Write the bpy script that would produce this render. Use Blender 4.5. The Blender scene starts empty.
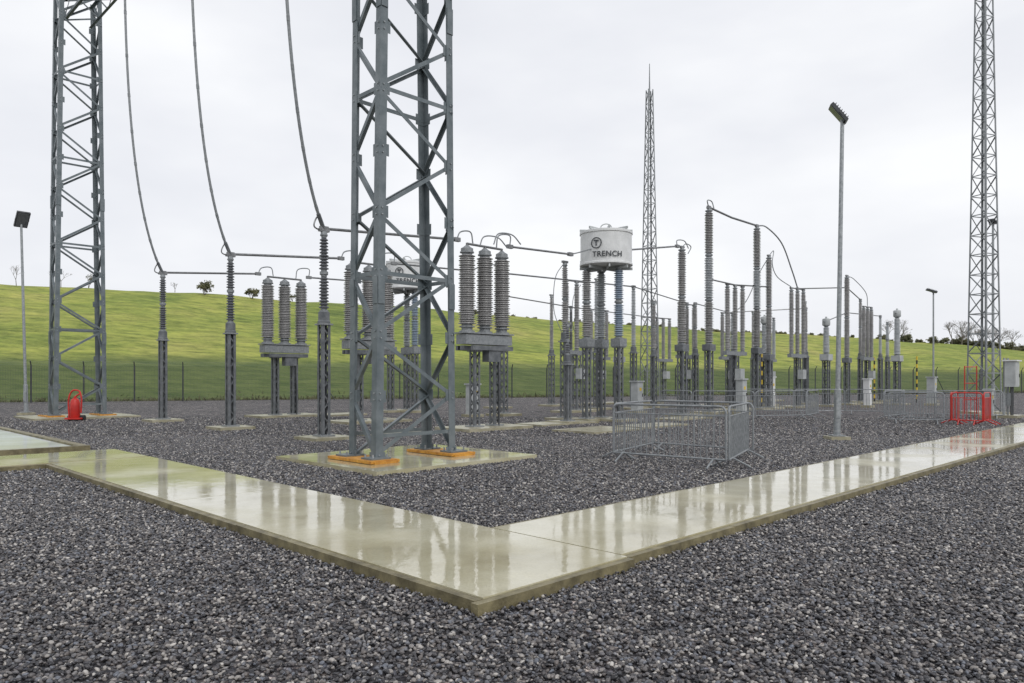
import bpy, math, random
import numpy as np
from mathutils import Vector, Matrix
random.seed(7); rng=np.random.default_rng(7)
S=bpy.context.scene
R2=math.sqrt(.5)
A=Vector((R2,R2,0)); B=Vector((-R2,R2,0)); Z=Vector((0,0,1))
def ab(a,b,z=0): return A*a+B*b+Z*z

# ---------------------------------------------------------------- materials
def newmat(name):
    m=bpy.data.materials.new(name); m.use_nodes=True
    nt=m.node_tree; return m,nt,nt.nodes['Principled BSDF']
def ramp(nt,stops,interp='LINEAR'):
    n=nt.nodes.new('ShaderNodeValToRGB'); cr=n.color_ramp; cr.interpolation=interp
    while len(cr.elements)>1: cr.elements.remove(cr.elements[-1])
    cr.elements[0].position=stops[0][0]; cr.elements[0].color=(*stops[0][1],1)
    for p,c in stops[1:]:
        e=cr.elements.new(p); e.color=(*c,1)
    return n
def noise(nt,scale,detail=4,rough=.55,coord='Object'):
    tc=nt.nodes.new('ShaderNodeTexCoord'); n=nt.nodes.new('ShaderNodeTexNoise')
    n.inputs['Scale'].default_value=scale; n.inputs['Detail'].default_value=detail; n.inputs['Roughness'].default_value=rough
    nt.links.new(tc.outputs[coord],n.inputs['Vector']); return n
def mult(nt,a,b,f=1):
    m=nt.nodes.new('ShaderNodeMix'); m.data_type='RGBA'; m.blend_type='MULTIPLY'; m.inputs[0].default_value=f
    nt.links.new(a,m.inputs[6]); nt.links.new(b,m.inputs[7]); return m.outputs[2]
def simple(name,c1,c2,scale=6,rough=.5,metal=0,rvar=.12,bump=0.0,coat=0):
    m,nt,p=newmat(name); L=nt.links
    n=noise(nt,scale,3,.65); r=ramp(nt,[(.32,c1),(.68,c2)])
    L.new(n.outputs['Fac'],r.inputs['Fac']); L.new(r.outputs['Color'],p.inputs['Base Color'])
    mr=nt.nodes.new('ShaderNodeMapRange'); mr.inputs['To Min'].default_value=rough+rvar; mr.inputs['To Max'].default_value=max(.03,rough-rvar)
    L.new(n.outputs['Fac'],mr.inputs['Value']); L.new(mr.outputs['Result'],p.inputs['Roughness'])
    p.inputs['Metallic'].default_value=metal
    if bump:
        b=nt.nodes.new('ShaderNodeBump'); b.inputs['Strength'].default_value=bump; b.inputs['Distance'].default_value=.01
        n3=noise(nt,scale*12,3); L.new(n3.outputs['Fac'],b.inputs['Height']); L.new(b.outputs['Normal'],p.inputs['Normal'])
    return m
M={}
M['steel']=simple('painted_steel',(.10,.125,.137),(.18,.205,.218),3,.4,.1)
M['steel2']=simple('steel_dark',(.10,.11,.12),(.19,.20,.21),5,.45,.2)
M['galv']=simple('galvanised_steel',(.24,.26,.27),(.40,.42,.43),14,.42,.5)
M['galvd']=simple('galvanised_dull',(.19,.205,.215),(.31,.325,.335),14,.5,.3)
M['alu']=simple('aluminium_tube',(.17,.175,.18),(.28,.285,.29),9,.4,.5)
M['inb']=simple('porcelain_brown',(.26,.257,.257),(.38,.375,.37),4,.2,0)
M['ing']=simple('porcelain_grey',(.36,.385,.40),(.50,.52,.53),4,.28,0)
M['inbl']=simple('insulator_blue_grey',(.22,.28,.36),(.32,.38,.45),4,.35,0)
M['ind']=simple('insulator_dark',(.09,.096,.106),(.15,.156,.168),4,.3,0)
M['white']=simple('painted_white',(.60,.61,.61),(.72,.73,.73),3,.45,0)
M['boxg']=simple('painted_grey',(.34,.36,.36),(.46,.48,.48),3,.5,0)
M['red']=simple('painted_red',(.42,.02,.015),(.58,.035,.025),5,.4,0)
M['rust']=simple('orange_primer',(.36,.14,.02),(.66,.34,.05),7,.6,0,bump=.3)
M['black']=simple('black',(.012,.012,.013),(.025,.025,.027),5,.5)
M['dark']=simple('dark_cast_metal',(.03,.033,.036),(.06,.064,.07),5,.45)
M['letter']=simple('letter_paint',(.03,.035,.04),(.05,.055,.06),5,.5)
M['glass']=simple('lamp_glass',(.10,.11,.12),(.16,.17,.18),5,.15)
M['yellow']=simple('painted_yellow',(.6,.42,.03),(.7,.5,.04),5,.5)
M['bark']=simple('bark',(.09,.08,.07),(.17,.15,.13),5,.8)
M['leaf']=simple('shrub_leaves',(.07,.08,.035),(.15,.14,.07),.9,.7)
M['kerb']=simple('edging_concrete',(.10,.085,.045),(.26,.225,.125),5,.45,bump=.5)
M['pad']=simple('pad_concrete',(.24,.22,.14),(.42,.39,.29),2.2,.3,rvar=.2,bump=.25)

def mat_wet(name,c1,c2,c3,wetlo=.34,wethi=.52,cmin=.6,cmax=1.0):
    m,nt,p=newmat(name); L=nt.links
    n=noise(nt,.9,6,.65); r=ramp(nt,[(.3,c1),(.5,c2),(.72,c3)])
    L.new(n.outputs['Fac'],r.inputs['Fac'])
    n4=noise(nt,40,3); r4=ramp(nt,[(.3,(.6,.6,.6)),(.6,(1,1,1))]); L.new(n4.outputs['Fac'],r4.inputs['Fac'])
    c=mult(nt,r.outputs['Color'],r4.outputs['Color'],.35)
    v=nt.nodes.new('ShaderNodeTexVoronoi'); v.inputs['Scale'].default_value=9; tc=nt.nodes.new('ShaderNodeTexCoord'); L.new(tc.outputs['Object'],v.inputs['Vector'])
    rs=ramp(nt,[(.035,(.25,.22,.15)),(.06,(1,1,1))]); L.new(v.outputs['Distance'],rs.inputs['Fac'])
    c=mult(nt,c,rs.outputs['Color'],.7)
    n7=noise(nt,.35,5,.7); r7=ramp(nt,[(.40,(.72,.68,.54)),(.56,(1,1,1))]); L.new(n7.outputs['Fac'],r7.inputs['Fac']); c=mult(nt,c,r7.outputs['Color'],.8)
    L.new(c,p.inputs['Base Color'])
    w=noise(nt,.65,5,.6); mr=nt.nodes.new('ShaderNodeMapRange')
    mr.inputs['From Min'].default_value=wetlo; mr.inputs['From Max'].default_value=wethi
    L.new(w.outputs['Fac'],mr.inputs['Value'])
    ro=nt.nodes.new('ShaderNodeMapRange'); ro.inputs['To Min'].default_value=.16; ro.inputs['To Max'].default_value=.035
    L.new(mr.outputs['Result'],ro.inputs['Value'])
    p.inputs['Roughness'].default_value=.45
    cw=nt.nodes.new('ShaderNodeMapRange'); cw.inputs['To Min'].default_value=cmin; cw.inputs['To Max'].default_value=cmax
    L.new(mr.outputs['Result'],cw.inputs['Value'])
    L.new(cw.outputs['Result'],p.inputs['Coat Weight']); L.new(ro.outputs['Result'],p.inputs['Coat Roughness'])
    p.inputs['Coat IOR'].default_value=1.55
    n3=noise(nt,6,3); b=nt.nodes.new('ShaderNodeBump'); b.inputs['Strength'].default_value=.06; b.inputs['Distance'].default_value=.02
    L.new(n3.outputs['Fac'],b.inputs['Height']); L.new(b.outputs['Normal'],p.inputs['Coat Normal'])
    n5=noise(nt,60,2); b2=nt.nodes.new('ShaderNodeBump'); b2.inputs['Strength'].default_value=.3; b2.inputs['Distance'].default_value=.005
    L.new(n5.outputs['Fac'],b2.inputs['Height']); L.new(b2.outputs['Normal'],p.inputs['Normal'])
    return m
M['wet']=mat_wet('wet_concrete',(.38,.35,.215),(.52,.485,.33),(.62,.59,.44))
M['wet_skytint']=mat_wet('wet_concrete_sky_tint',(.60,.66,.68),(.68,.74,.76),(.74,.79,.81),.2,.4,.2,.5)  # blue-white base colour paints in the sky reflected by water on the pad

STONE=[(0,(.018,.018,.021)),(.22,(.045,.044,.050)),(.43,(.088,.083,.086)),(.6,(.15,.132,.122)),(.73,(.135,.148,.178)),(.86,(.25,.228,.208)),(.95,(.40,.375,.35)),(1,(.56,.53,.49))]
def mat_gravel():
    m,nt,p=newmat('gravel'); L=nt.links
    tc=nt.nodes.new('ShaderNodeTexCoord')
    def layer(sc,stops,dark):
        v=nt.nodes.new('ShaderNodeTexVoronoi'); v.inputs['Scale'].default_value=sc
        L.new(tc.outputs['Object'],v.inputs['Vector'])
        sep=nt.nodes.new('ShaderNodeSeparateColor'); L.new(v.outputs['Color'],sep.inputs[0])
        r=ramp(nt,stops); L.new(sep.outputs[0],r.inputs['Fac'])
        dr=ramp(nt,[(.3,(1,1,1)),(.8,(dark,)*3)]); L.new(v.outputs['Distance'],dr.inputs['Fac'])
        return v,mult(nt,r.outputs['Color'],dr.outputs['Color'])
    st=[(p_,tuple(min(1,x*1.15) for x in c)) for p_,c in STONE]
    v,c=layer(27,st,.3)
    v2,c2=layer(7,[(0,(.45,.45,.47)),(.5,(.95,.95,.95)),(.8,(1.3,1.28,1.25)),(1,(2.3,2.2,2.15))],.75)
    c=mult(nt,c,c2)
    n=noise(nt,.35,5,.7); nr=ramp(nt,[(.3,(.7,.7,.73)),(.7,(1.25,1.2,1.2))]); L.new(n.outputs['Fac'],nr.inputs['Fac'])
    c=mult(nt,c,nr.outputs['Color'])
    L.new(c,p.inputs['Base Color']); p.inputs['Roughness'].default_value=.65; p.inputs['Specular IOR Level'].default_value=.3
    b=nt.nodes.new('ShaderNodeBump'); b.invert=True; b.inputs['Strength'].default_value=1; b.inputs['Distance'].default_value=.025
    L.new(v.outputs['Distance'],b.inputs['Height']); L.new(b.outputs['Normal'],p.inputs['Normal'])
    return m
def mat_stone():
    m,nt,p=newmat('stone'); L=nt.links
    oi=nt.nodes.new('ShaderNodeObjectInfo'); r=ramp(nt,STONE); L.new(oi.outputs['Random'],r.inputs['Fac'])
    n=noise(nt,30,2); nr=ramp(nt,[(.3,(.7,.7,.7)),(.7,(1.2,1.2,1.2))]); L.new(n.outputs['Fac'],nr.inputs['Fac'])
    L.new(mult(nt,r.outputs['Color'],nr.outputs['Color']),p.inputs['Base Color']); p.inputs['Roughness'].default_value=.34
    return m
M['gravel']=mat_gravel(); M['stone']=mat_stone()

FD=Vector((.9427,.3336,0)); FN=Vector((-.3336,.9427,0)); F0=Vector((-33,47,0))
def mat_grass():
    m,nt,p=newmat('grass'); L=nt.links
    n=noise(nt,.05,7,.72); r=ramp(nt,[(.30,(.13,.18,.045)),(.42,(.22,.275,.062)),(.52,(.30,.335,.08)),(.62,(.36,.365,.105)),(.75,(.33,.30,.12))])
    L.new(n.outputs['Fac'],r.inputs['Fac'])
    tc=nt.nodes.new('ShaderNodeTexCoord'); mp=nt.nodes.new('ShaderNodeMapping'); mp.inputs['Rotation'].default_value=(0,0,-.34); mp.inputs['Scale'].default_value=(.35,1,1)
    L.new(tc.outputs['Object'],mp.inputs['Vector'])
    n2=nt.nodes.new('ShaderNodeTexNoise'); n2.inputs['Scale'].default_value=.9; n2.inputs['Detail'].default_value=7; n2.inputs['Roughness'].default_value=.8
    L.new(mp.outputs[0],n2.inputs['Vector'])
    r2=ramp(nt,[(.34,(.36,.42,.38)),(.5,(.92,.92,.9)),(.66,(1.38,1.32,1.22))]); L.new(n2.outputs['Fac'],r2.inputs['Fac'])
    c=mult(nt,r.outputs['Color'],r2.outputs['Color'])
    at=nt.nodes.new('ShaderNodeAttribute'); at.attribute_name='foot'
    ad=nt.nodes.new('ShaderNodeMath'); ad.operation='MULTIPLY_ADD'; ad.inputs[1].default_value=.35
    n3=noise(nt,.25,5); L.new(n3.outputs['Fac'],ad.inputs[0]); L.new(at.outputs['Fac'],ad.inputs[2])
    rr=ramp(nt,[(.4,(0,0,0)),(.7,(1,1,1))]); L.new(ad.outputs[0],rr.inputs['Fac'])
    m3=nt.nodes.new('ShaderNodeMix'); m3.data_type='RGBA'; L.new(rr.outputs['Color'],m3.inputs[0])
    L.new(c,m3.inputs[6])
    r5=ramp(nt,[(.3,(.05,.085,.025)),(.7,(.16,.195,.065))]); L.new(n2.outputs['Fac'],r5.inputs['Fac']); L.new(r5.outputs['Color'],m3.inputs[7])
    L.new(m3.outputs[2],p.inputs['Base Color']); p.inputs['Roughness'].default_value=.85; p.inputs['Specular IOR Level'].default_value=.2
    b=nt.nodes.new('ShaderNodeBump'); b.inputs['Strength'].default_value=.8; b.inputs['Distance'].default_value=.35
    L.new(n2.outputs['Fac'],b.inputs['Height']); L.new(b.outputs['Normal'],p.inputs['Normal'])
    return m
M['grass']=mat_grass()

# ---------------------------------------------------------------- mesh builder
class MB:
    def __init__(s): s.v=[];s.f=[];s.m=[];s.mats=[]
    def mi(s,k):
        if k not in s.mats: s.mats.append(k)
        return s.mats.index(k)
    def add(s,vs,fs,k):
        o=len(s.v); s.v+= [tuple(v) for v in vs]; i=s.mi(k)
        for f in fs: s.f.append(tuple(o+j for j in f)); s.m.append(i)
    def frame(s,c,ex,ey,ez,k):
        vs=[c+ex*sx+ey*sy+ez*sz for sx,sy,sz in [(-1,-1,-1),(1,-1,-1),(1,1,-1),(-1,1,-1),(-1,-1,1),(1,-1,1),(1,1,1),(-1,1,1)]]
        s.add(vs,[(0,3,2,1),(4,5,6,7),(0,1,5,4),(1,2,6,5),(2,3,7,6),(3,0,4,7)],k)
    def box(s,c,sx,sy,sz,k,ax=None,ay=None,az=None):
        c=Vector(c); ax=ax or Vector((1,0,0)); ay=ay or Vector((0,1,0)); az=az or Z
        s.frame(c,ax*sx/2,ay*sy/2,az*sz/2,k)
    def beam(s,p,q,w,h,k,side=None):
        p=Vector(p);q=Vector(q);d=q-p;L=d.length;d.normalize()
        if side is None: side=Z if abs(d.z)<.9 else Vector((1,0,0))
        u=(side-d*side.dot(d)).normalized(); t=d.cross(u)
        s.frame((p+q)/2,d*L/2,u*w/2,t*h/2,k)
    def angle(s,p,q,w,t,k,d1,d2):
        p=Vector(p);q=Vector(q);d=(q-p);L=d.length;d.normalize()
        u=(d1-d*d1.dot(d)).normalized(); v=(d2-d*d2.dot(d)-u*d2.dot(u)).normalized()
        c=(p+q)/2
        s.frame(c+u*w/2+v*t/2,d*L/2,u*w/2,v*t/2,k)
        s.frame(c+v*(w+t)/2+u*t/2,d*L/2,v*(w-t)/2,u*t/2,k)
    def tube(s,pts,r,k,n=8,cap=True):
        pts=[Vector(p) for p in pts]; rings=[]; prev=None
        rr=r if isinstance(r,(list,tuple)) else [r]*len(pts)
        for i,p in enumerate(pts):
            if i==0:d=pts[1]-p
            elif i==len(pts)-1:d=p-pts[i-1]
            else:d=(pts[i+1]-p).normalized()+(p-pts[i-1]).normalized()
            d.normalize()
            if prev is None: u=d.orthogonal().normalized()
            else:
                u=prev-d*prev.dot(d); u=u.normalized() if u.length>1e-5 else d.orthogonal().normalized()
            prev=u; w=d.cross(u)
            rings.append([p+(u*math.cos(2*math.pi*j/n)+w*math.sin(2*math.pi*j/n))*rr[i] for j in range(n)])
        vs=[v for r_ in rings for v in r_]; fs=[]
        for i in range(len(pts)-1):
            for j in range(n):
                a=i*n+j;b=i*n+(j+1)%n; fs.append((a,b,b+n,a+n))
        if cap: fs.append(tuple(range(n-1,-1,-1))); fs.append(tuple(range((len(pts)-1)*n,len(pts)*n)))
        s.add(vs,fs,k)
    def lathe(s,c,prof,k,n=16,capt=True):
        c=Vector(c); vs=[];fs=[]
        for r,z in prof:
            for j in range(n):
                a=2*math.pi*j/n; vs.append((c.x+r*math.cos(a),c.y+r*math.sin(a),c.z+z))
        m=len(prof)
        for i in range(m-1):
            for j in range(n):
                a=i*n+j;b=i*n+(j+1)%n; fs.append((a,b,b+n,a+n))
        if capt: fs.append(tuple(range(n-1,-1,-1))); fs.append(tuple(range((m-1)*n,m*n)))
        s.add(vs,fs,k)
    def insul(s,c,z0,z1,r,k,core=.55,pitch=.075,n=14,taper=1.0):
        c=Vector((c[0],c[1],0)); L=z1-z0; fl=.09
        s.lathe(c+Z*z0,[(r*.85,0),(r*.85,fl*.4),(r*.6,fl*.6),(r*.6,fl)],'galvd',n)
        s.lathe(c+Z*(z1-fl),[(r*.6*taper,0),(r*.6*taper,fl*.4),(r*.85*taper,fl*.6),(r*.85*taper,fl)],'galvd',n)
        a=z0+fl;b=z1-fl;m=max(3,int((b-a)/pitch));p=(b-a)/m;prof=[]
        for i in range(m):
            f=1+(taper-1)*i/m; rr=r*(1 if i%2==0 else .92)*f
            prof+=[(r*core*f,i*p),(rr,i*p+p*.25),(rr*.99,i*p+p*.42),(r*core*f,i*p+p*.85)]
        s.lathe(c+Z*a,prof,k,n)
    def done(s,name,parent=None,smooth=35,loc=None):
        me=bpy.data.meshes.new(name)
        me.from_pydata(s.v,[],s.f)
        for k in s.mats: me.materials.append(M[k])
        me.polygons.foreach_set('material_index',s.m)
        me.polygons.foreach_set('use_smooth',[True]*len(s.f))
        me.update(); me.set_sharp_from_angle(angle=math.radians(smooth))
        o=bpy.data.objects.new(name,me); S.collection.objects.link(o)
        if parent: o.parent=parent
        return o
def smooth_curve(p,n=12):
    p=[Vector(q) for q in p]; P=[p[0]*2-p[1]]+p+[p[-1]*2-p[-2]]; out=[]
    for i in range(1,len(P)-2):
        for j in range(n):
            t=j/n
            out.append(.5*((2*P[i])+(P[i+1]-P[i-1])*t+(2*P[i-1]-5*P[i]+4*P[i+1]-P[i+2])*t*t+(3*P[i]-P[i-1]-3*P[i+1]+P[i+2])*t**3))
    out.append(p[-1]); return out

# ---------------------------------------------------------------- terrain
def hill(x,y):
    d=Vector((x,y,0))-F0; n=d.dot(FN); s=d.dot(FD)
    c=min(15.5,max(4,13.9-.036*s))
    c+=.25*math.sin(s*.06)+.12*math.sin(s*.17+1)
    if n<2: return 0,n
    t=(n-2)/54
    if t<1:
        f=t*t/.16 if t<.08 else t-.04
        f/= .96
        if t>.85: f=f-(t-.85)**2*1.2
    else: f=1-.027-(min(t,6)-1)*.02
    return c*f,n
def axis(lo,hi,fine0,fine1,st,growth=1.35):
    a=list(np.arange(fine0,fine1+.01,st)); s=st;x=fine1
    while x<hi: s*=growth; x=x+s; a.append(x)
    s=st;x=fine0;l=[]
    while x>lo: s*=growth; x-=s; l.append(x)
    return l[::-1]+a
xs=axis(-2500,2500,-90,170,2.0); ys=axis(-2500,2500,20,190,2.0)
vs=[];foot=[]
for y in ys:
    for x in xs:
        h,n=hill(x,y); 
        if n>3: h+=.15*math.sin(x*.31+y*.17)*math.sin(y*.23)+random.uniform(-.06,.06)
        vs.append((x,y,h-.06)); foot.append(max(0,min(1,1-(n-9)/13)))
W=len(xs); fs=[(j*W+i,j*W+i+1,(j+1)*W+i+1,(j+1)*W+i) for j in range(len(ys)-1) for i in range(W-1)]
me=bpy.data.meshes.new('ground'); me.from_pydata(vs,[],fs); me.materials.append(M['grass'])
at=me.attributes.new('foot','FLOAT','POINT'); at.data.foreach_set('value',foot)
me.polygons.foreach_set('use_smooth',[True]*len(fs)); me.update()
o=bpy.data.objects.new('grass_hill_ground',me); S.collection.objects.link(o)

mb=MB()
P=[F0+FD*(-60)+FN*1.2,F0+FD*(160)+FN*1.2,Vector((150,-40,0)),Vector((-90,-40,0))]
mb.add([P[3],P[2],P[1],P[0]],[(0,1,2,3)],'gravel'); mb.done('gravel_yard')

col=bpy.data.collections.new('stone_shapes')
import bmesh
for i in range(8):
    bm=bmesh.new(); bmesh.ops.create_icosphere(bm,subdivisions=2,radius=1)
    sx,sy,sz=random.uniform(.8,1.3),random.uniform(.6,.95),random.uniform(.42,.7)
    dirs=[(Vector((random.gauss(0,1),random.gauss(0,1),random.gauss(0,1))).normalized(),random.uniform(.5,.8)) for _ in range(9)]
    for v in bm.verts:
        c=v.co.copy()
        for d,l in dirs:
            e=c.dot(d)-l
            if e>0: c-=d*e*.9
        v.co=Vector((c.x*sx,c.y*sy,c.z*sz))*.023
    me=bpy.data.meshes.new('stone'); bm.to_mesh(me); bm.free(); me.materials.append(M['stone'])
    me.polygons.foreach_set('use_smooth',[True]*len(me.polygons))
    col.objects.link(bpy.data.objects.new('stone',me))
def scatter(name,verts,faces,dens,smin,smax,seed):
    me=bpy.data.meshes.new(name); me.from_pydata(verts,[],faces)
    go=bpy.data.objects.new(name,me); S.collection.objects.link(go)
    ng=bpy.data.node_groups.new('scatter','GeometryNodeTree')
    ng.interface.new_socket('Geometry',in_out='INPUT',socket_type='NodeSocketGeometry')
    ng.interface.new_socket('Geometry',in_out='OUTPUT',socket_type='NodeSocketGeometry')
    N=ng.nodes; L=ng.links
    gi=N.new('NodeGroupInput'); gout=N.new('NodeGroupOutput')
    dp=N.new('GeometryNodeDistributePointsOnFaces'); dp.inputs['Density'].default_value=dens; dp.inputs['Seed'].default_value=seed
    L.new(gi.outputs[0],dp.inputs['Mesh'])
    sp=N.new('GeometryNodeSetPosition'); rv=N.new('FunctionNodeRandomValue'); rv.data_type='FLOAT_VECTOR'
    rv.inputs[0].default_value=(0,0,.0); rv.inputs[1].default_value=(0,0,.024)
    L.new(dp.outputs['Points'],sp.inputs['Geometry']); L.new(rv.outputs[0],sp.inputs['Offset'])
    ci=N.new('GeometryNodeCollectionInfo'); ci.inputs['Collection'].default_value=col
    ci.inputs['Separate Children'].default_value=True; ci.inputs['Reset Children'].default_value=True
    ip=N.new('GeometryNodeInstanceOnPoints'); ip.inputs['Pick Instance'].default_value=True
    L.new(sp.outputs[0],ip.inputs['Points']); L.new(ci.outputs[0],ip.inputs['Instance'])
    r2=N.new('FunctionNodeRandomValue'); r2.data_type='FLOAT_VECTOR'; r2.inputs[0].default_value=(-.6,-.6,0); r2.inputs[1].default_value=(.6,.6,6.28); r2.inputs['Seed'].default_value=3
    L.new(r2.outputs[0],ip.inputs['Rotation'])
    r3=N.new('FunctionNodeRandomValue'); r3.data_type='FLOAT'; r3.inputs['Seed'].default_value=9
    r3.inputs[2].default_value=smin; r3.inputs[3].default_value=smax
    L.new(r3.outputs[1],ip.inputs['Scale']); L.new(ip.outputs[0],gout.inputs[0])
    go.modifiers.new('scatter','NODES').node_group=ng
scatter('gravel_stones',[(-3.8,2.8,0),(3.8,2.8,0),(7.3,8,0),(8.7,10,0),(-8.7,10,0),(-7.3,8,0)],[(0,1,2,5),(5,2,3,4)],1700,.42,.98,1)
scatter('gravel_stones',[(-8.7,10,0),(8.7,10,0),(15.5,20,0),(-15.5,20,0)],[(0,1,2,3)],800,.6,1.1,2)
scatter('gravel_stones',[(-15.5,20,0),(15.5,20,0),(22.5,30,0),(-22.5,30,0)],[(0,1,2,3)],200,.7,1.4,5)

# ---------------------------------------------------------------- paths
def slab_run(name,a0,a1,b0,b1,along,top=.10,step=1.55,mat='wet',edge=.07,kinds=(1,1)):
    mb=MB(); g=.006
    if along=='a': lo,hi,c0,c1=a0,a1,b0,b1
    else: lo,hi,c0,c1=b0,b1,a0,a1
    x=lo
    e0=edge*kinds[0]; e1=edge*kinds[1]
    while x<hi-.01:
        y=min(hi,x+step); z=top+random.uniform(-.002,.002)
        if along=='a': c=ab((x+y)/2,(c0+e0+c1-e1)/2,z/2-.03); sx,sy=y-x-g*1.0,c1-c0-e0-e1-.012
        else: c=ab((c0+e0+c1-e1)/2,(x+y)/2,z/2-.03); sx,sy=c1-c0-e0-e1-.012,y-x-g
        mb.box(c,sx,sy,z+.06,mat,A,B); x=y
    for on,cc in ((kinds[0],c0+edge/2),(kinds[1],c1-edge/2)):
        if not on: continue
        x=lo
        while x<hi-.01:
            y=min(hi,x+.915*2); h=top-.012+random.uniform(-.003,.003)
            if along=='a': mb.box(ab((x+y)/2,cc,h/2-.03),y-x-.004,edge,h+.06,'kerb',A,B)
            else: mb.box(ab(cc,(x+y)/2,h/2-.03),edge,y-x-.004,h+.06,'kerb',A,B)
            x=y
    return mb.done(name,smooth=30)
slab_run('concrete_path',5.085,46,3.70,5.42,'a',step=6.1)
slab_run('concrete_path',3.345,5.08,3.70,14.9,'b',step=5.6,kinds=(1,0))
slab_run('concrete_path',-24,5.07,14.91,17.05,'a',step=6.1)
mb=MB(); mb.box(ab((3.345+5.08)/2-.02,3.70-.037,.014),1.77,.07,.148,'kerb',A,B)
mb.box(ab(5.045,10.17,.014),.065,9.4,.148,'kerb',A,B); mb.done('path_edging')
mb=MB()
mb.box(ab(-6.3,22.2,.04),21.8,8.8,.14,'wet_skytint',A,B)
for c,sx,sy in ((ab(-6.3,17.72,.05),22.2,.14),(ab(-6.3,26.7,.05),22.2,.14)): mb.box(c,sx,sy,.2,'kerb',A,B)
mb.box(ab(4.7,22.21,.05),.16,8.8,.2,'kerb',A,B)
mb.done('concrete_pad')
def pad(c,sa,sb,h=.09,mat='pad'):
    mb=MB(); mb.box((c[0],c[1],h/2-.02),sa,sb,h+.04,mat,A,B); return mb.done('concrete_pad')

# ---------------------------------------------------------------- lattice towers
def lattice(mb,c,ha,hb,ha1,hb1,z0,H,panel,leg=.14,br=.07,t=.014,k='steel',da=A,db=B,x=False,horiz=3,sz=None):
    c=Vector((c[0],c[1],0)); n=max(2,round((H-z0)/panel))
    def pt(sa,sb,z):
        f=(z-z0)/(H-z0); return c+da*sa*(ha+(ha1-ha)*f)+db*sb*(hb+(hb1-hb)*f)+Z*z
    for sa in(-1,1):
        for sb in(-1,1):
            mb.angle(pt(sa,sb,z0),pt(sa,sb,H),leg,t,k,-da*sa,-db*sb)
    faces=[((-1,-1),(1,-1),-db),((1,-1),(1,1),da),((1,1),(-1,1),db),((-1,1),(-1,-1),-da)]
    for fi,(p,q,nrm) in enumerate(faces):
        for i in range(n):
            za=z0+(H-z0)*i/n; zb=z0+(H-z0)*(i+1)/n
            P0,P1=pt(*p,za),pt(*q,zb); Q0,Q1=pt(*q,za),pt(*p,zb)
            off=-nrm*(t+.012)
            par=(i+fi//2)%2
            def br_(a,b):
                d=(b-a).normalized(); side=nrm.cross(d)
                mb.angle(a+off+d*.03,b+off-d*.03,br,t*.7,k,side,-nrm)
            if par==0: br_(P0,P1)
            else: br_(Q0,Q1)
            if horiz and i%horiz==0 and i>0:
                off=-nrm*(t+.004)
                mb.beam(P0+off,Q0+off,br,t,k,side=Z)
            if leg>.12:
                for s_,pp in ((1,p),(-1,q)):
                    g=pt(*pp,za); e=(pt(*q,za)-pt(*p,za)).normalized()*s_
                    mb.box(g+e*.11-nrm*(t+.004),.22,.22,.008,k,e,Z,nrm)
                    for bz in(-.06,.06): mb.tube([g+e*.07+Z*bz-nrm*.002,g+e*.07+Z*bz+nrm*.022],.014,'galv',6)
def gantry_tower(c):
    mb=MB(); H=17
    lattice(mb,c,.94,.44,.74,.49,.14,H,1.12,leg=.155,br=.075)
    cc=Vector((c[0],c[1],0))
    for sa in(-1,1):
        for sb in(-1,1):
            q=cc+A*sa*.92+B*sb*.42
            mb.box(q+Z*.155,.42,.34,.03,'steel',A,B)
            for i,j in((-1,-1),(1,-1),(1,1),(-1,1)): mb.tube([q+A*i*.15+B*j*.12+Z*.16,q+A*i*.15+B*j*.12+Z*.23],.018,'galv',6)
        mb.box(cc+A*sa*.92+Z*.113,.62,1.42,.05,'rust',A,B)
        mb.box(cc+A*sa*.92-B*.0+Z*.1,.50,1.50,.04,'rust',A,B)
    for z in (3.2,8.6):
        f=(z-.14)/(H-.14)
        for sa in(-1,1):
            for sb in(-1,1):
                q=cc+A*sa*(.94+(.74-.94)*f)+B*sb*(.44+.05*f)+Z*z
                mb.box(q-A*sa*.07+B*sb*.012,.14,.014,.5,'steel',A,B); mb.box(q+A*sa*.012-B*sb*.07,.014,.14,.5,'steel',A,B)
    for sb in(-1,1):
        mb.beam(cc-A*.9+B*sb*.42+Z*.55,cc+A*.9+B*sb*.42+Z*.55,.07,.012,'steel',side=Z)
    return mb.done('lattice_gantry_tower')
T1=(-2.10,14.25); T2=(-2.10-15.35,14.25+15.35)
gantry_tower(T1); gantry_tower(T2)
mb=MB(); c1=Vector((*T1,0))+A*.2+B*.13
mb.box((c1.x,c1.y,.02),3.8,3.4,.12,'wet',A,B); mb.done('concrete_pad')
pad(T2,3.75,3.1)
mb=MB(); p0=Vector((*T1,16.2)); p1=Vector((*T2,16.2))
for sa in(-.5,.5):
    for z in(-.4,.4): mb.angle(p0+A*sa+Z*z,p1+A*sa+Z*z,.1,.012,'steel',A*(-1 if sa>0 else 1),Z*(-1 if z>0 else 1))
nb=20
for i in range(nb):
    q0=p0.lerp(p1,i/nb); q1=p0.lerp(p1,(i+1)/nb); s=1 if i%2 else -1
    for sa in(-.48,.48): mb.beam(q0+A*sa+Z*.38*s,q1+A*sa-Z*.38*s,.06,.012,'steel')
    for z in(-.38,.38): mb.beam(q0+A*.48*s+Z*z,q1-A*.48*s+Z*z,.06,.012,'steel')
mb.done('gantry_beam')

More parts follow.
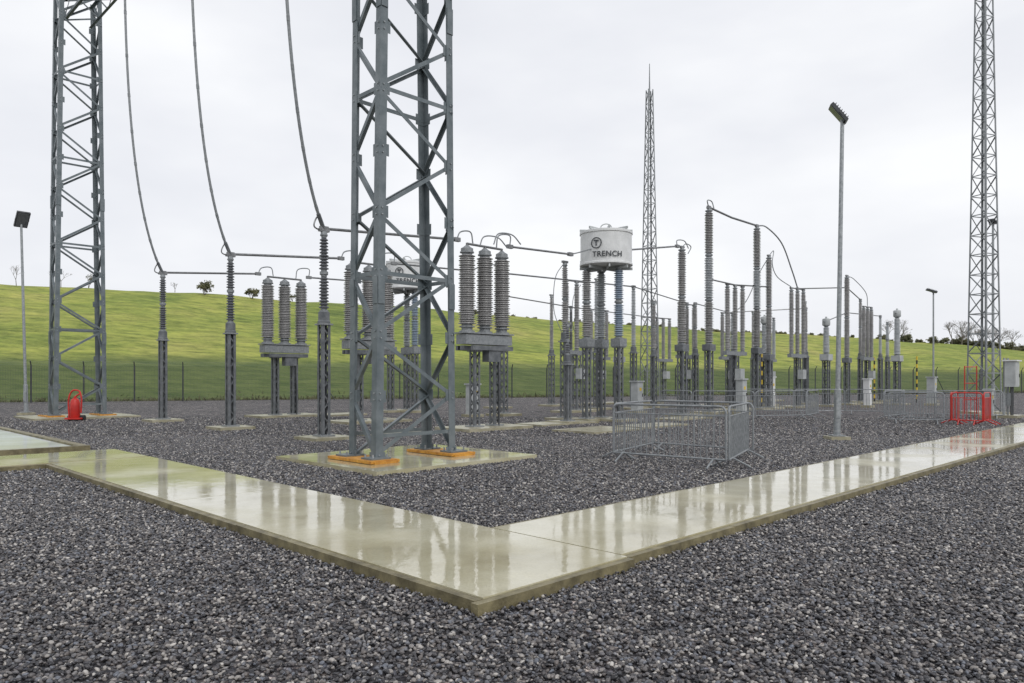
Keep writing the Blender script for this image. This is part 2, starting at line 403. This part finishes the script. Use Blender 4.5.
def mast(c,H,w0,w1,spike=2,k='galvd'):
    mb=MB(); lattice(mb,c,w0/2,w0/2,w1/2,w1/2,.1,H,.85,leg=.07,br=.04,t=.012,k=k,horiz=1,da=Vector((.94,.34,0)),db=Vector((-.34,.94,0)))
    mb.tube([(c[0],c[1],H-.3),(c[0],c[1],H+spike)],[.05,.02],k,6)
    mb.box((c[0],c[1],.05),w0+.5,w0+.5,.2,'pad')
    return mb.done('lightning_mast')
mast((8.4,45),19.2,.92,.34,1.6); mast((20.5,32),21.5,.95,.42,1.6)

# ---------------------------------------------------------------- equipment
def support(mb,x,y,z0,z1,w,k='steel2',kind='lat'):
    mb.box((x,y,z0+.02),w+.18,w+.18,.04,'galvd',A,B)
    mb.box((x,y,z1-.02),w+.1,w+.1,.04,'galvd',A,B)
    if kind=='lat': lattice(mb,(x,y),w/2,w/2,w/2,w/2,z0+.04,z1-.04,w*1.15,leg=.075,br=.035,t=.01,k=k,horiz=0)
    elif kind=='tube': mb.tube([(x,y,z0+.04),(x,y,z1-.04)],w/2,k,12)
def cap(mb,x,y,z,r=.12):
    mb.tube([(x,y,z),(x,y,z+.07)],r*.7,'galv',10); mb.box((x,y,z+.11),r*2.4,.1,.08,'alu',A,B)
def post(x,y,top=5.3,split=3.0,r=.125,k='ind',w=.27,name='post_insulator',kind='lat',base=1.1):
    mb=MB(); mb.box((x,y,.04),base,base,.12,'pad',A,B)
    support(mb,x,y,.1,split,w,kind=kind)
    mb.lathe((x,y,split),[(w*.7,0),(w*.7,.06),(r*1.1,.08),(r*1.1,.3)],'steel2',12)
    m=(split+.3+top)/2
    mb.insul((x,y),split+.3,m,r,k,taper=.95); mb.insul((x,y),m,top,r*.95,k,taper=.9)
    cap(mb,x,y,top); return mb.done(name)
ROW={3:(-4.85,19.0),2:(-8.75,22.9),1:(-12.75,26.9)}
def rp(k,t): return (ROW[k][0]+t,ROW[k][1]+t)
for k in(1,2,3): post(*rp(k,0),w=.24,r=.135)

def breaker(x,y):
    mb=MB(); c=Vector((x,y,0)); zb=2.9
    mb.box(c+Z*.04,2.7,1.6,.12,'pad',A,B)
    for s in(-1,1):
        q=c+A*s*.42
        support(mb,q.x,q.y,.1,2.45,.24,kind='lat')
    mb.box(c+Z*2.52,1.9,.16,.14,'steel2',A,B)
    mb.box(c+Z*2.52+B*.35,1.7,.1,.14,'steel2',A,B); mb.box(c+Z*2.52-B*.35,1.7,.1,.14,'steel2',A,B)
    mb.box(c+Z*2.78,1.95,.46,.3,'galvd',A,B); mb.box(c+Z*2.97,2.05,.56,.04,'galvd',A,B)
    mb.box(c+Z*2.3+A*.1-B*.2,.5,.3,.4,'steel2',A,B)
    mb.tube([c+Z*2.3-B*.3+A*.3,c+Z*1.2-B*.2+A*.42,c+Z*.1-B*.2+A*.42],.025,'dark',6)
    for s in(-1,0,1):
        q=c+A*s*.74
        mb.lathe(q+Z*2.99,[(.24,0),(.24,.05),(.17,.07),(.17,.16)],'galvd',16)
        mb.insul((q.x,q.y),3.15,5.45,.275,'inb',core=.72,pitch=.068,n=22,taper=.93)
        mb.lathe(q+Z*5.45,[(.19,0),(.19,.1),(.12,.14),(.05,.2)],'galvd',14)
    mb.tube([c-A*.74+Z*5.7,c+A*.74+Z*5.7],.04,'alu',8)
    for s in (-1,0,1): mb.tube([c+A*s*.74+Z*5.6,c+A*s*.74+Z*5.72],.04,'alu',6)
    return mb.done('circuit_breaker')
G={3:(-.85,23.0),2:(-5.15,26.5),1:(-9.35,30.3)}
for k in G: breaker(*G[k])

def wave_trap(x,y,label=True):
    root=bpy.data.objects.new('wave_trap',None); S.collection.objects.link(root)
    mb=MB(); c=Vector((x,y,0)); Rr=.98; z0=5.72
    mb.lathe(c+Z*z0,[(Rr*.9,0),(Rr,.04),(Rr,.10),(Rr-.03,.12),(Rr-.03,1.17),(Rr,1.19),(Rr,1.27),(Rr*.93,1.30)],'white',56)
    z1=z0+1.3
    for i in range(4):
        a=math.pi*i/4; d=Vector((math.cos(a),math.sin(a),0))
        mb.box(c+Z*(z0-.06),Rr*2,.05,.1,'boxg',d,d.cross(Z)*-1); mb.box(c+Z*(z1+.05),Rr*2,.05,.09,'boxg',d,d.cross(Z)*-1)
    mb.tube(smooth_curve([c+Vector((-.2,0,7.05)),c+Vector((-.18,0,7.25)),c+Vector((0,0,7.33)),c+Vector((.18,0,7.25)),c+Vector((.2,0,7.05))],5),.02,'boxg',6)
    mb.box(c+A*1.05+Z*6.45,.3,.12,.16,'alu',A,B); mb.box(c+B*1.05+Z*6.0,.12,.3,.16,'alu',A,B)
    mb.done('drum',root)
    mb=MB()
    for i,(ox,oy,kk) in enumerate(((-.74,-.15,'inb'),(.42,-.35,'inbl'),(-.1,.7,'ing'))):
        q=c+Vector((ox,oy,0))
        mb.box(q+Z*(.04+.003*i),1.0,1.0,.12,'pad',A,B)
        support(mb,q.x,q.y,.1,2.75,.25,kind='lat')
        mb.box(q+Z*2.9,.42,.42,.3,'galvd',A,B)
        mb.insul((q.x,q.y),3.05,4.4,.19,kk,core=.6,n=16); mb.insul((q.x,q.y),4.4,5.66,.18,kk,core=.6,n=16)
    mb.done('support_columns',root)
    if label:
        az=math.atan2(-y,-x)
        def wrap(body,size,off,zc,nm,bold=.006):
            cu=bpy.data.curves.new('t','FONT'); cu.body=body; cu.size=size; cu.align_x='CENTER'; cu.offset=bold; cu.space_character=1.08
            ob=bpy.data.objects.new('t',cu); S.collection.objects.link(ob); bpy.context.view_layer.update()
            m2=bpy.data.meshes.new_from_object(ob.evaluated_get(bpy.context.evaluated_depsgraph_get()))
            bpy.data.objects.remove(ob)
            for v in m2.vertices:
                a=az+(v.co.x+off)/Rr; v.co=Vector((x+(Rr+.012)*math.cos(a),y+(Rr+.012)*math.sin(a),zc+v.co.y))
            m2.materials.clear(); m2.materials.append(M['letter'])
            o=bpy.data.objects.new(nm,m2); S.collection.objects.link(o); o.parent=root
        wrap('TRENCH',.27,.05,5.98,'lettering'); wrap('T',.27,-.36,6.38,'logo_letter',.015)
        mb=MB()
        n=32;vs=[]
        for rr in(.165,.205):
            for j in range(n):
                t=2*math.pi*j/n; a=az+(rr*math.cos(t)-.36)/Rr
                vs.append((x+(Rr+.012)*math.cos(a),y+(Rr+.012)*math.sin(a),6.47+rr*math.sin(t)))
        mb.add(vs,[(j,(j+1)%n,n+(j+1)%n,n+j) for j in range(n)],'letter'); mb.done('logo_ring',root)
wave_trap(3.50,27.4); wave_trap(-4.95,34.7)

def ct(x,y,top,name='current_transformer',k='ing',r=.2,split=2.6,head='boxg'):
    mb=MB(); mb.box((x,y,.04),1.2,1.2,.12,'pad',A,B); support(mb,x,y,.1,split,.34)
    mb.box((x,y,split+.17),.62,.5,.34,'boxg',A,B)
    mb.insul((x,y),split+.34,top-.45,r,k,core=.7,taper=.85,n=16)
    mb.lathe((x,y,top-.45),[(.19,0),(.21,.04),(.21,.34),(.19,.38),(.06,.42),(.05,.5)],head,16)
    mb.tube([Vector((x,y,top-.25))-A*.4,Vector((x,y,top-.25))+A*.4],.03,'alu',8)
    return mb.done(name)
def tall(x,y,top,split=3.0,k='ing',n=3,r=.17,name='surge_arrester',w=.3,k2=None):
    mb=MB(); mb.box((x,y,.04),1.2,1.2,.12,'pad',A,B); support(mb,x,y,.1,split-.25,w)
    mb.box((x,y,split-.13),.5,.4,.26,'steel2',A,B)
    for i in range(n):
        a=split+(top-split)*i/n; b=split+(top-split)*(i+1)/n
        mb.insul((x,y),a,b,r*(1-.04*i),(k2 if (k2 and i%2) else k),core=.6,n=16)
    cap(mb,x,y,top); return mb.done(name)
def disconnector(x,y,top,split=3.0,k='inb',span=1.5,arm=True):
    mb=MB(); c=Vector((x,y,0)); mb.box(c+Z*.04,span+1,1.1,.12,'pad',A,B)
    support(mb,x,y,.1,split-.3,.3)
    mb.box(c+Z*(split-.2),span+.5,.22,.18,'galvd',A,B); mb.box(c+Z*(split-1.2)-B*.25,.4,.3,.5,'boxg',A,B)
    for s in(-1,0,1):
        q=c+A*s*span/2
        mb.insul((q.x,q.y),split-.1,top,.14,k,core=.6); cap(mb,q.x,q.y,top,.1)
    mb.tube([c-A*span*.62+Z*(top+.13),c+A*span*.62+Z*(top+.16)],.035,'alu',8)
    return mb.done('disconnector_switch')
post(2.01,28.0,5.9,3.0,.14,'inb')
post(*rp(2,8.4),5.9,2.9,.13,'inb'); disconnector(*rp(2,11.8),6.0); post(*rp(2,15),6.2,2.9,.14,'ing'); disconnector(*rp(2,18.6),5.6)
post(*rp(1,12),5.9); post(*rp(1,15),6.2,2.9,.13,'inb'); post(*rp(1,16.2),5.6,2.9,.12); ct(*rp(1,19.5),5.4); disconnector(*rp(1,23),5.5)
post(*rp(3,6.8),3.4,2.1,.09,'ind',w=.2)
tall(7.15,31,7.0,3.0,'inb',2,.19,'voltage_transformer')
tall(8.82,33,9.1,3.1,'inb',3,.21,k2='ing'); tall(12.3,37,9.1,3.1,'inb',3,.21,k2='ing')
disconnector(10.9,36,6.0); tall(13.25,38,7.8,2.8,'inb',2,.18)
disconnector(15.5,40,6.3); post(17.95,45,5.75,2.9,.13,'inb'); ct(17.7,41.5,5.0,k='ing')
tall(20,44,7.6,2.8,'inb',2,.18); post(22.7,48,6.6,2.9,.14,'inb'); disconnector(22.2,46,5.9,span=1.3)
post(25,50,5.7,2.9,.12,'ing'); ct(23.0,44,5.7,k='ing'); post(18.9,47.5,6.4,2.9,.13,'inb')
disconnector(13.2,44.9,5.4); post(10.2,41.0,5.6,2.9,.14,'inb'); post(11.6,38.7,4.9,2.7,.15,'ing')
post(26.5,52,5.4,2.8,.14,'ing'); post(4.3,37.4,6.5,2.9,.15,'ing'); post(16.2,49.5,5.9,2.9,.13,'inb')
disconnector(5.3,44.9,5.6); disconnector(17.6,50.5,5.6,k='ing'); post(7.6,39.5,5.6,2.8,.14,'inb'); ct(14.6,42.6,5.2)

def V(x,y,z): return Vector((x,y,z))
def bus(pts,r=.04,name='busbar'):
    mb=MB(); mb.tube(pts,r,'alu',8)
    for p in (pts[0],pts[-1]): mb.box(p,.22,.11,.12,'alu',A,B)
    return mb.done(name)
def jump(pts,r=.022,name='jumper_cable'):
    mb=MB(); mb.tube(smooth_curve(pts,8),r,'galvd',6); return mb.done(name)
for k in(1,2,3):
    p=V(*rp(k,0),5.45); g=V(*G[k],5.72)
    e=g-A*1.15+Z*.05; bus([p,e])
    jump([e,e+Z*.25+A*.15,g-A*.6+Z*.35,g-A*.5+Z*.02])
    f=g+A*1.1+Z*.12; jump([g+A*.5,g+A*.6+Z*.4,f+Z*.35,f])
    n=V(*rp(k,6.9),5.95); bus([f,n],.035)
    jump([n,n+Z*.1+A*.4,V(*rp(k,8.0),6.35),V(*rp(k,8.4),6.1)])
for off in(.35,-.3):
    g=V(*G[3],5.75)+B*off; jump([g+A*.1,g+A*.3+Z*.35,g+A*.9+Z*.4,g+A*1.3+Z*.15])
bus([V(4.4,28.2,6.5),V(6.9,30.75,7.1)],.035); jump([V(6.9,30.75,7.1),V(6.9,30.8,7.35),V(7.3,31.2,7.4),V(7.5,31.3,7.1)])
jump([V(7.15,31,7.1),V(7.4,31.3,7.3),V(7.65,31.5,7.2),V(7.5,31.4,6.9)])
bus([V(8.82,33,9.25),V(10.4,34.9,9.2),V(12.3,37,9.25)],.05); jump([V(12.3,37,9.25),V(13.1,37.9,9.35),V(14.2,38.8,8.7),V(15.0,39.5,7.4),V(15.5,40.0,6.5)],.035)
jump([V(8.82,33,9.2),V(8.7,32.8,9.5),V(9.0,33.2,9.55),V(9.1,33.2,9.25)],.025)
bus([V(9.0,33.3,6.05),V(10.9,36,6.15),V(13.2,38,6.3)],.035)
bus([V(15.5,40,6.45),V(20,44,7.0),V(22.7,48,6.7)],.035); bus([V(17.7,41.5,4.8),V(20,44,5.5),V(25,50,5.8)],.03)
bus([V(*rp(2,8.4),6.05),V(*rp(2,15),6.3)],.035); bus([V(*rp(2,15),6.3),V(*rp(2,18.6),5.8)],.03)
bus([V(*rp(1,12),6.0),V(*rp(1,16.2),5.75)],.035); bus([V(*rp(1,16.2),5.75),V(*rp(1,23),5.6)],.03)
bus([V(10.2,41,5.75),V(13.2,44.9,5.6),V(17.95,45,5.85)],.03)
jump([V(20,44,7.7),V(20.8,44.8,7.6),V(22,45.8,6.9),V(22.2,46,6.1)])
jump([V(11.6,38.7,5.0),V(12.2,38.4,5.6),V(12.8,38.2,7.0),V(13.25,38,7.85)])
jump([V(13.25,38,7.9),V(13.6,38.3,8.2),V(13.5,38.2,7.5),V(13.9,38.6,6.9),V(15.0,39.6,6.5)])
for (x,y) in ((2.0,28),(3.25,34.7)): jump([V(x,y,6.0),V(x-.35,y+.1,5.4),V(x-.4,y+.1,4.2),V(x-.1,y,3.3)],.015)

for k,(gx,gy) in {3:(-5.46,17.3),2:(-9.40,21.5),1:(-13.36,25.4)}.items():
    e=V(*rp(k,0),5.42); g=V(gx,gy,15.8); c=V(gx+.02,gy+.1,7.6); pts=[]
    for i in range(41):
        t=i/40; pts.append(g*(1-t)**2+c*2*t*(1-t)+e*t*t)
    mb=MB(); mb.tube(pts,.040,'galvd',8)
    for i in range(0,40,4):
        d=(pts[i+1]-pts[i]).normalized()
        mb.tube([pts[i]-d*.06,pts[i]+d*.06],.048,'galvd',6)
    mb.tube([pts[-4],pts[-1]],.055,'steel2',8)
    mb.tube(smooth_curve([pts[-3],e-A*.2+Z*.3,e-A*.28+Z*.05,e-Z*.05],6),.02,'alu',6)
    mb.insul((gx,gy),14.8,15.8,.12,'ind')
    mb.done('overhead_conductor')

# ---------------------------------------------------------------- lamps
def lamp(x,y,H,yaw=0,lean=0,k='galv',tilt=35,size=1):
    mb=MB(); mb.box((x,y,.05),.5,.5,.1,'pad'); mb.box((x,y,.12),.32,.32,.03,'galvd')
    tx=x+lean
    mb.tube([(x,y,.12),(x+lean*.15,y,1.3),(x+lean*.16,y,1.32),(tx,y,H)],[.085,.085,.062,.048],k,12)
    mb.box((x-.0,y-.09,.8),.12,.03,.45,k)
    d=Vector((math.cos(yaw),math.sin(yaw),0)); s=Vector((-d.y,d.x,0)); t=math.radians(tilt)
    n=d*math.sin(t)+Z*-math.cos(t); u=d*math.cos(t)+Z*math.sin(t)
    c=Vector((tx,y,H+.12))+d*.1*size
    mb.box(c,.62*size,.42*size,.09*size,'dark',u,s,n); mb.box(c+n*.05*size,.54*size,.36*size,.012,'glass',u,s,n)
    for i in range(7): mb.box(c-n*.07*size+u*(i-3)*.08*size,.012,.36*size,.06*size,'dark',u,s,n)
    mb.tube([(tx,y,H-.15),(tx,y,H+.05)],.05,'dark',8)
    for q in(-1,1): mb.beam(Vector((tx,y,H))+s*.2*size*q,c+s*.22*size*q,.04,.02,'dark')
    mb.beam(Vector((tx,y,H))-s*.2*size,Vector((tx,y,H))+s*.2*size,.04,.03,'dark')
    return mb.done('floodlight_pole')
lamp(8.38,19.0,8.3,math.radians(165),.14,tilt=52,size=.95)
lamp(-21.1,32,8.35,math.radians(-40),-.22,tilt=50,size=1.2)
lamp(28.6,50,7.4,math.radians(160),0,tilt=20,size=1.1)
lamp(22.2,34,8.7,math.radians(220),0,tilt=10,size=.7)

# ---------------------------------------------------------------- crowd barriers
def barrier(p,q,k='galvd',bars=19,h=1.1):
    mb=MB(); p=Vector((*p,0));q=Vector((*q,0)); d=q-p; L=d.length-.06; d.normalize(); c=(p+q)/2; s=d.cross(Z)
    e=L/2;r=.12;z0=.17
    def T(x,z): return c+d*x+Z*z
    pts=[T(-e,z0)]
    pts+=[T(-e+r-r*math.cos(a),h-r+r*math.sin(a)) for a in np.linspace(0,math.pi/2,6)]
    pts+=[T(e-r+r*math.sin(a),h-r+r*math.cos(a)) for a in np.linspace(0,math.pi/2,6)]
    pts+=[T(e,z0)]; mb.tube(pts,.02,k,8); mb.tube([T(-e,z0),T(e,z0)],.018,k,8); mb.tube([T(-e,h-.17),T(e,h-.17)],.011,k,6)
    for i in range(1,bars): 
        x=-e+2*e*i/bars; mb.tube([T(x,z0),T(x,h-.17)],.009,k,6)
    for sx in(-1,1):
        f=T(sx*(e-.22),0)
        mb.tube([f+s*.33+Z*.03,f+s*.3+Z*.05,f+s*.05+Z*z0,f-s*.05+Z*z0,f-s*.3+Z*.05,f-s*.33+Z*.03],.018,k,6)
    return mb.done('crowd_barrier')
barrier((1.93,14.2),(3.75,12.8)); barrier((3.78,12.85),(4.75,14.8)); barrier((1.97,14.3),(3.12,16.25)); barrier((3.12,16.3),(4.84,14.7))
pts=[(7.0,28.6),(9.2,27.9),(11.4,28.5),(12.6,30.3)]
for i in range(3): barrier(pts[i],pts[i+1])
pts=[(10.2,33.0),(12.4,32.4),(14.6,32.3),(16.7,31.4),(15.6,29.3),(14.0,27.7)]
for i in range(5): barrier(pts[i],pts[i+1])
barrier((14.3,27.2),(15.3,25.3)); barrier((6.0,29.8),(7.0,28.6))
barrier((13.1,25.7),(14.7,25.0),)
barrier((16.9,29.4),(18.9,28.3)); barrier((15.2,30.2),(16.9,29.4))
barrier((15.0,25.2),(15.75,24.6),'red',8); barrier((15.75,24.6),(16.5,25.4),'red',8); barrier((15.0,25.2),(15.8,26.1),'red',8)
mb=MB()
for s in(0,.5): mb.tube([(18.8+s,30.6,.1),(18.8+s,30.6,2.1)],.022,'red',8)
for i in range(3): mb.tube([(18.8,30.6,.7+i*.68),(19.3,30.6,.7+i*.68)],.018,'red',8)
mb.done('red_access_frame')
mb=MB(); c=V(-16.25,27.4,0)
mb.lathe(c+Z*.12,[(.14,0),(.17,.05),(.17,.55),(.13,.68),(.05,.74),(.05,.8)],'red',16)
mb.tube(smooth_curve([c+V(.0,0,.9),c+V(.18,0,1.0),c+V(.24,0,.8),c+V(.22,0,.3)],6),.03,'red',8)
mb.tube(smooth_curve([c+V(-.22,0,.12),c+V(-.24,0,.8),c+V(-.1,0,1.12),c+V(.14,0,1.12),c+V(.22,0,.95)],6),.03,'red',8)
mb.box(c+Z*.1,.55,.4,.06,'red'); mb.tube([c+V(-.3,.1,.12),c+V(.3,.1,.12)],.1,'black',12)
mb.done('fire_extinguisher_trolley')

def cabinet(x,y,w,d,h,k='boxg',z0=.12):
    mb=MB(); mb.box((x,y,.06),w+.25,d+.25,.14,'pad',A,B); mb.box((x,y,z0+h/2),w,d,h,k,A,B)
    mb.box((x,y,z0+h+.03),w+.1,d+.1,.06,k,A,B)
    mb.box(Vector((x,y,z0+h/2))-B*(d/2+.006),w*.9,.012,h*.92,k,A,B); mb.box(Vector((x,y,z0+h*.55))-B*(d/2+.02)+A*w*.32,.03,.03,.14,'black',A,B)
    mb.box(Vector((x,y,z0+h*.75))-B*(d/2+.015),.14,.008,.14,'yellow',A,B)
    return mb.done('electrical_cabinet')
def hcab(x,y):
    mb=MB(); c=V(x,y,0); mb.box(c+Z*.05,1.3,1.0,.14,'pad',A,B)
    for s in(-1,1): mb.beam(c+A*s*.3+Z*.1,c+A*s*.3+Z*2.4,.07,.05,'galvd')
    mb.box(c-B*.2+Z*1.75,.8,.35,1.0,'boxg',A,B); mb.box(c-B*.2+Z*2.29,.9,.5,.05,'white',A,B)
    mb.box(c-B*.38+Z*1.75,.72,.012,.92,'boxg',A,B); mb.box(c-B*.395+A*.28+Z*1.7,.03,.02,.14,'black',A,B)
    for i in range(4): mb.tube([c-B*.2+A*(i*.14-.2)+Z*1.25,c-B*.2+A*(i*.12-.18)+Z*.1],.025,'dark',6)
    mb.box(c-B*.1+Z*.75,.5,.2,.5,'galvd',A,B)
    return mb.done('electrical_cabinet')
hcab(19.85,29.6); cabinet(18.7,28.9,.3,.25,1.0,'boxg')
cabinet(13.7,39,.4,.3,1.5,'white'); cabinet(19.3,40,.4,.3,1.4,'white'); cabinet(5.6,33,.45,.35,1.3,'boxg'); cabinet(-1.6,30,.45,.35,1.2,'boxg')
cabinet(9.9,31.8,.4,.3,1.4,'boxg'); cabinet(24.5,43,.5,.4,1.5,'boxg')
for (x,y,a_,b_) in ((2.6,22.2,2.4,1.6),(1.6,25.5,3,1.2),(4.6,24.2,2.6,1.2),(6.6,28.5,2.4,1.2),(-3.4,20.8,1.8,1.2),(-7.6,31.5,2.4,1.4)): pad((x,y),a_,b_,.07)
for (x,y) in ((24.2,49.2),(26.1,47.5),(13.9,41)):
    mb=MB()
    for i in range(12): mb.tube([(x,y,.25*i),(x,y,.25*i+.25)],.05,'yellow' if i%2 else 'black',8)
    mb.done('marker_post')

# ---------------------------------------------------------------- perimeter fence
mb=MB(); L0,L1=-40,150; H=2.4
n=int((L1-L0)/3)
for i in range(n+1):
    p=F0+FD*(L0+3*i); mb.tube([p,p+Z*H],.05,'dark',6); mb.tube([p+Z*H,p+Z*(H+.3)-FN*.2],.035,'dark',6)
    if i%10==0: mb.tube([p+FD*1.2,p+Z*1.9],.035,'dark',6)
a=F0+FD*L0; b=F0+FD*L1
for z in (.06,.3,.6,.9,1.2,1.5,1.8,2.1,2.38): mb.beam(a+Z*z,b+Z*z,.009,.009,'dark')
for i in range(int((L1-L0)/.09)):
    p=F0+FD*(L0+.09*i); mb.beam(p+Z*.05,p+Z*2.38,.007,.007,'dark')
for j in(0,1,2):
    q=Z*(H+.1*j+.08)-FN*(.07*(j+.6)); mb.beam(a+q,b+q,.006,.006,'galvd')
mb.done('perimeter_fence')
mb=MB()
for i in range(14000):
    s=random.uniform(-40,150); n_=abs(random.gauss(0,1.6))+1.1; p=F0+FD*s+FN*n_; p.z=hill(p.x,p.y)[0]-.06
    h=random.uniform(.08,.32); w=random.uniform(.03,.09); ang=random.uniform(0,3.14); d=Vector((math.cos(ang),math.sin(ang),0))
    t=Vector((random.gauss(0,.1),random.gauss(0,.1),h)); mb.add([p-d*w,p+d*w,p+t],[(0,1,2)],'leaf')
mb.done('rough_grass')

# ---------------------------------------------------------------- shrubs and distant trees
def twig_tree(mb,base,h,spread,leaf=0,depth=4,r=.06,ls=.12,stems=1):
    def rec(p,d,l,r,dep):
        q=p+d*l; mb.tube([p,q],[r,r*.65],'bark',4,cap=False)
        if dep<=1:
            for _ in range(leaf):
                c=q+Vector((random.gauss(0,1),random.gauss(0,1),random.gauss(0,1)))*l*.45
                u=Vector((random.gauss(0,1),random.gauss(0,1),random.gauss(0,1))).normalized(); v=u.orthogonal().normalized()
                s=ls*random.uniform(.5,1.3); mb.add([c-u*s,c+v*s*.6,c+u*s,c-v*s*.6],[(0,1,2,3)],'leaf')
        if dep==0: return
        for _ in range(3):
            nd=(d+Vector((random.gauss(0,1),random.gauss(0,1),random.gauss(0,.6)))*spread).normalized()
            if nd.z<-.1: nd.z=.1
            rec(q,nd,l*random.uniform(.6,.9),r*.6,dep-1)
    for i in range(stems):
        d=Vector((random.gauss(0,.05+.3*(stems>1)),random.gauss(0,.05+.3*(stems>1)),1)).normalized()
        rec(Vector(base),d,h*(.26 if stems==1 else .2)*random.uniform(.8,1.1),r,depth)
def crest(s,n=55):
    p=F0+FD*s+FN*n; p.z=hill(p.x,p.y)[0]-.1; return p
def find(u,n=54):
    best=min(np.arange(-60,260,.5),key=lambda s:abs(crest(s,n).x/crest(s,n).y-u)); return crest(best,n)
for u,h,lf,ls,nn,sp,st in ((-.415,3.0,2,.12,53,.5,4),(-.352,2.3,2,.11,53,.5,4),(-.61,3.6,0,.08,55,.4,1),(-.575,2.8,1,.08,56,.4,2),(-.30,1.5,1,.08,55,.4,3),(-.67,3.8,0,.07,57,.35,1),(-.46,1.8,0,.08,56,.4,1)):
    mb=MB(); twig_tree(mb,find(u,nn),h,sp,lf,4,.05,ls,st); mb.done('shrub')
mb=MB()
for i in range(110):
    u=random.uniform(.50,1.0) if i%3 else random.uniform(.60,.74); p=find(u,random.uniform(53,60))
    if i%4==0: twig_tree(mb,p-Z*.2,random.uniform(4.0,6.5),.4,0,5,.11,.3,1)
    else: twig_tree(mb,p-Z*.3,random.uniform(1.6,3.4),.55,4,3,.08,.22,3)
mb.done('distant_trees')
mb=MB()
for i in range(90):
    u=random.uniform(-.08,.6); p=find(u,random.uniform(55,60)); twig_tree(mb,p-Z*.3,random.uniform(.5,1.5),.6,3,3,.03,.16,3)
mb.done('distant_hedge')

# ---------------------------------------------------------------- world, sun, camera
w=bpy.data.worlds.new('World'); S.world=w; w.use_nodes=True; nt=w.node_tree; L=nt.links
bg=nt.nodes['Background']; sky=nt.nodes.new('ShaderNodeTexSky'); sky.sky_type='NISHITA'; sky.sun_disc=False
sky.sun_elevation=math.radians(42); sky.sun_rotation=math.radians(150); sky.dust_density=3
tc=nt.nodes.new('ShaderNodeTexCoord'); mp=nt.nodes.new('ShaderNodeMapping'); mp.inputs['Scale'].default_value=(1,1,2.6); mp.inputs['Rotation'].default_value=(.2,.35,.4)
n=nt.nodes.new('ShaderNodeTexNoise'); n.inputs['Scale'].default_value=1.7; n.inputs['Detail'].default_value=5; n.inputs['Roughness'].default_value=.5
L.new(tc.outputs['Generated'],mp.inputs['Vector']); L.new(mp.outputs[0],n.inputs['Vector'])
r=ramp(nt,[(.3,(7.7,7.9,8.5)),(.5,(8.9,9.05,9.5)),(.68,(10.3,10.4,10.6))]); L.new(n.outputs['Fac'],r.inputs['Fac'])
mx=nt.nodes.new('ShaderNodeMix'); mx.data_type='RGBA'; mx.inputs[0].default_value=.95
L.new(sky.outputs[0],mx.inputs[6]); L.new(r.outputs[0],mx.inputs[7]); L.new(mx.outputs[2],bg.inputs['Color']); bg.inputs['Strength'].default_value=.1
sd=bpy.data.lights.new('sun','SUN'); sd.energy=1.3; sd.angle=math.radians(25); sd.color=(1,.985,.96)
so=bpy.data.objects.new('sun',sd); S.collection.objects.link(so)
el=math.radians(42); az=math.radians(150)
dv=Vector((math.sin(az)*math.cos(el),math.cos(az)*math.cos(el),math.sin(el)))
so.rotation_euler=dv.to_track_quat('Z','Y').to_euler()
cd=bpy.data.cameras.new('camera'); cam=bpy.data.objects.new('camera',cd); S.collection.objects.link(cam)
cam.location=(0,0,1.6); cam.rotation_euler=(math.radians(90),0,0)
cd.lens=25.9; cd.sensor_width=36; cd.shift_y=(378-341.5)/1024; cd.clip_end=6000; cd.clip_start=.05
S.camera=cam
S.view_settings.view_transform='Standard'; S.view_settings.look='None'; S.view_settings.exposure=0
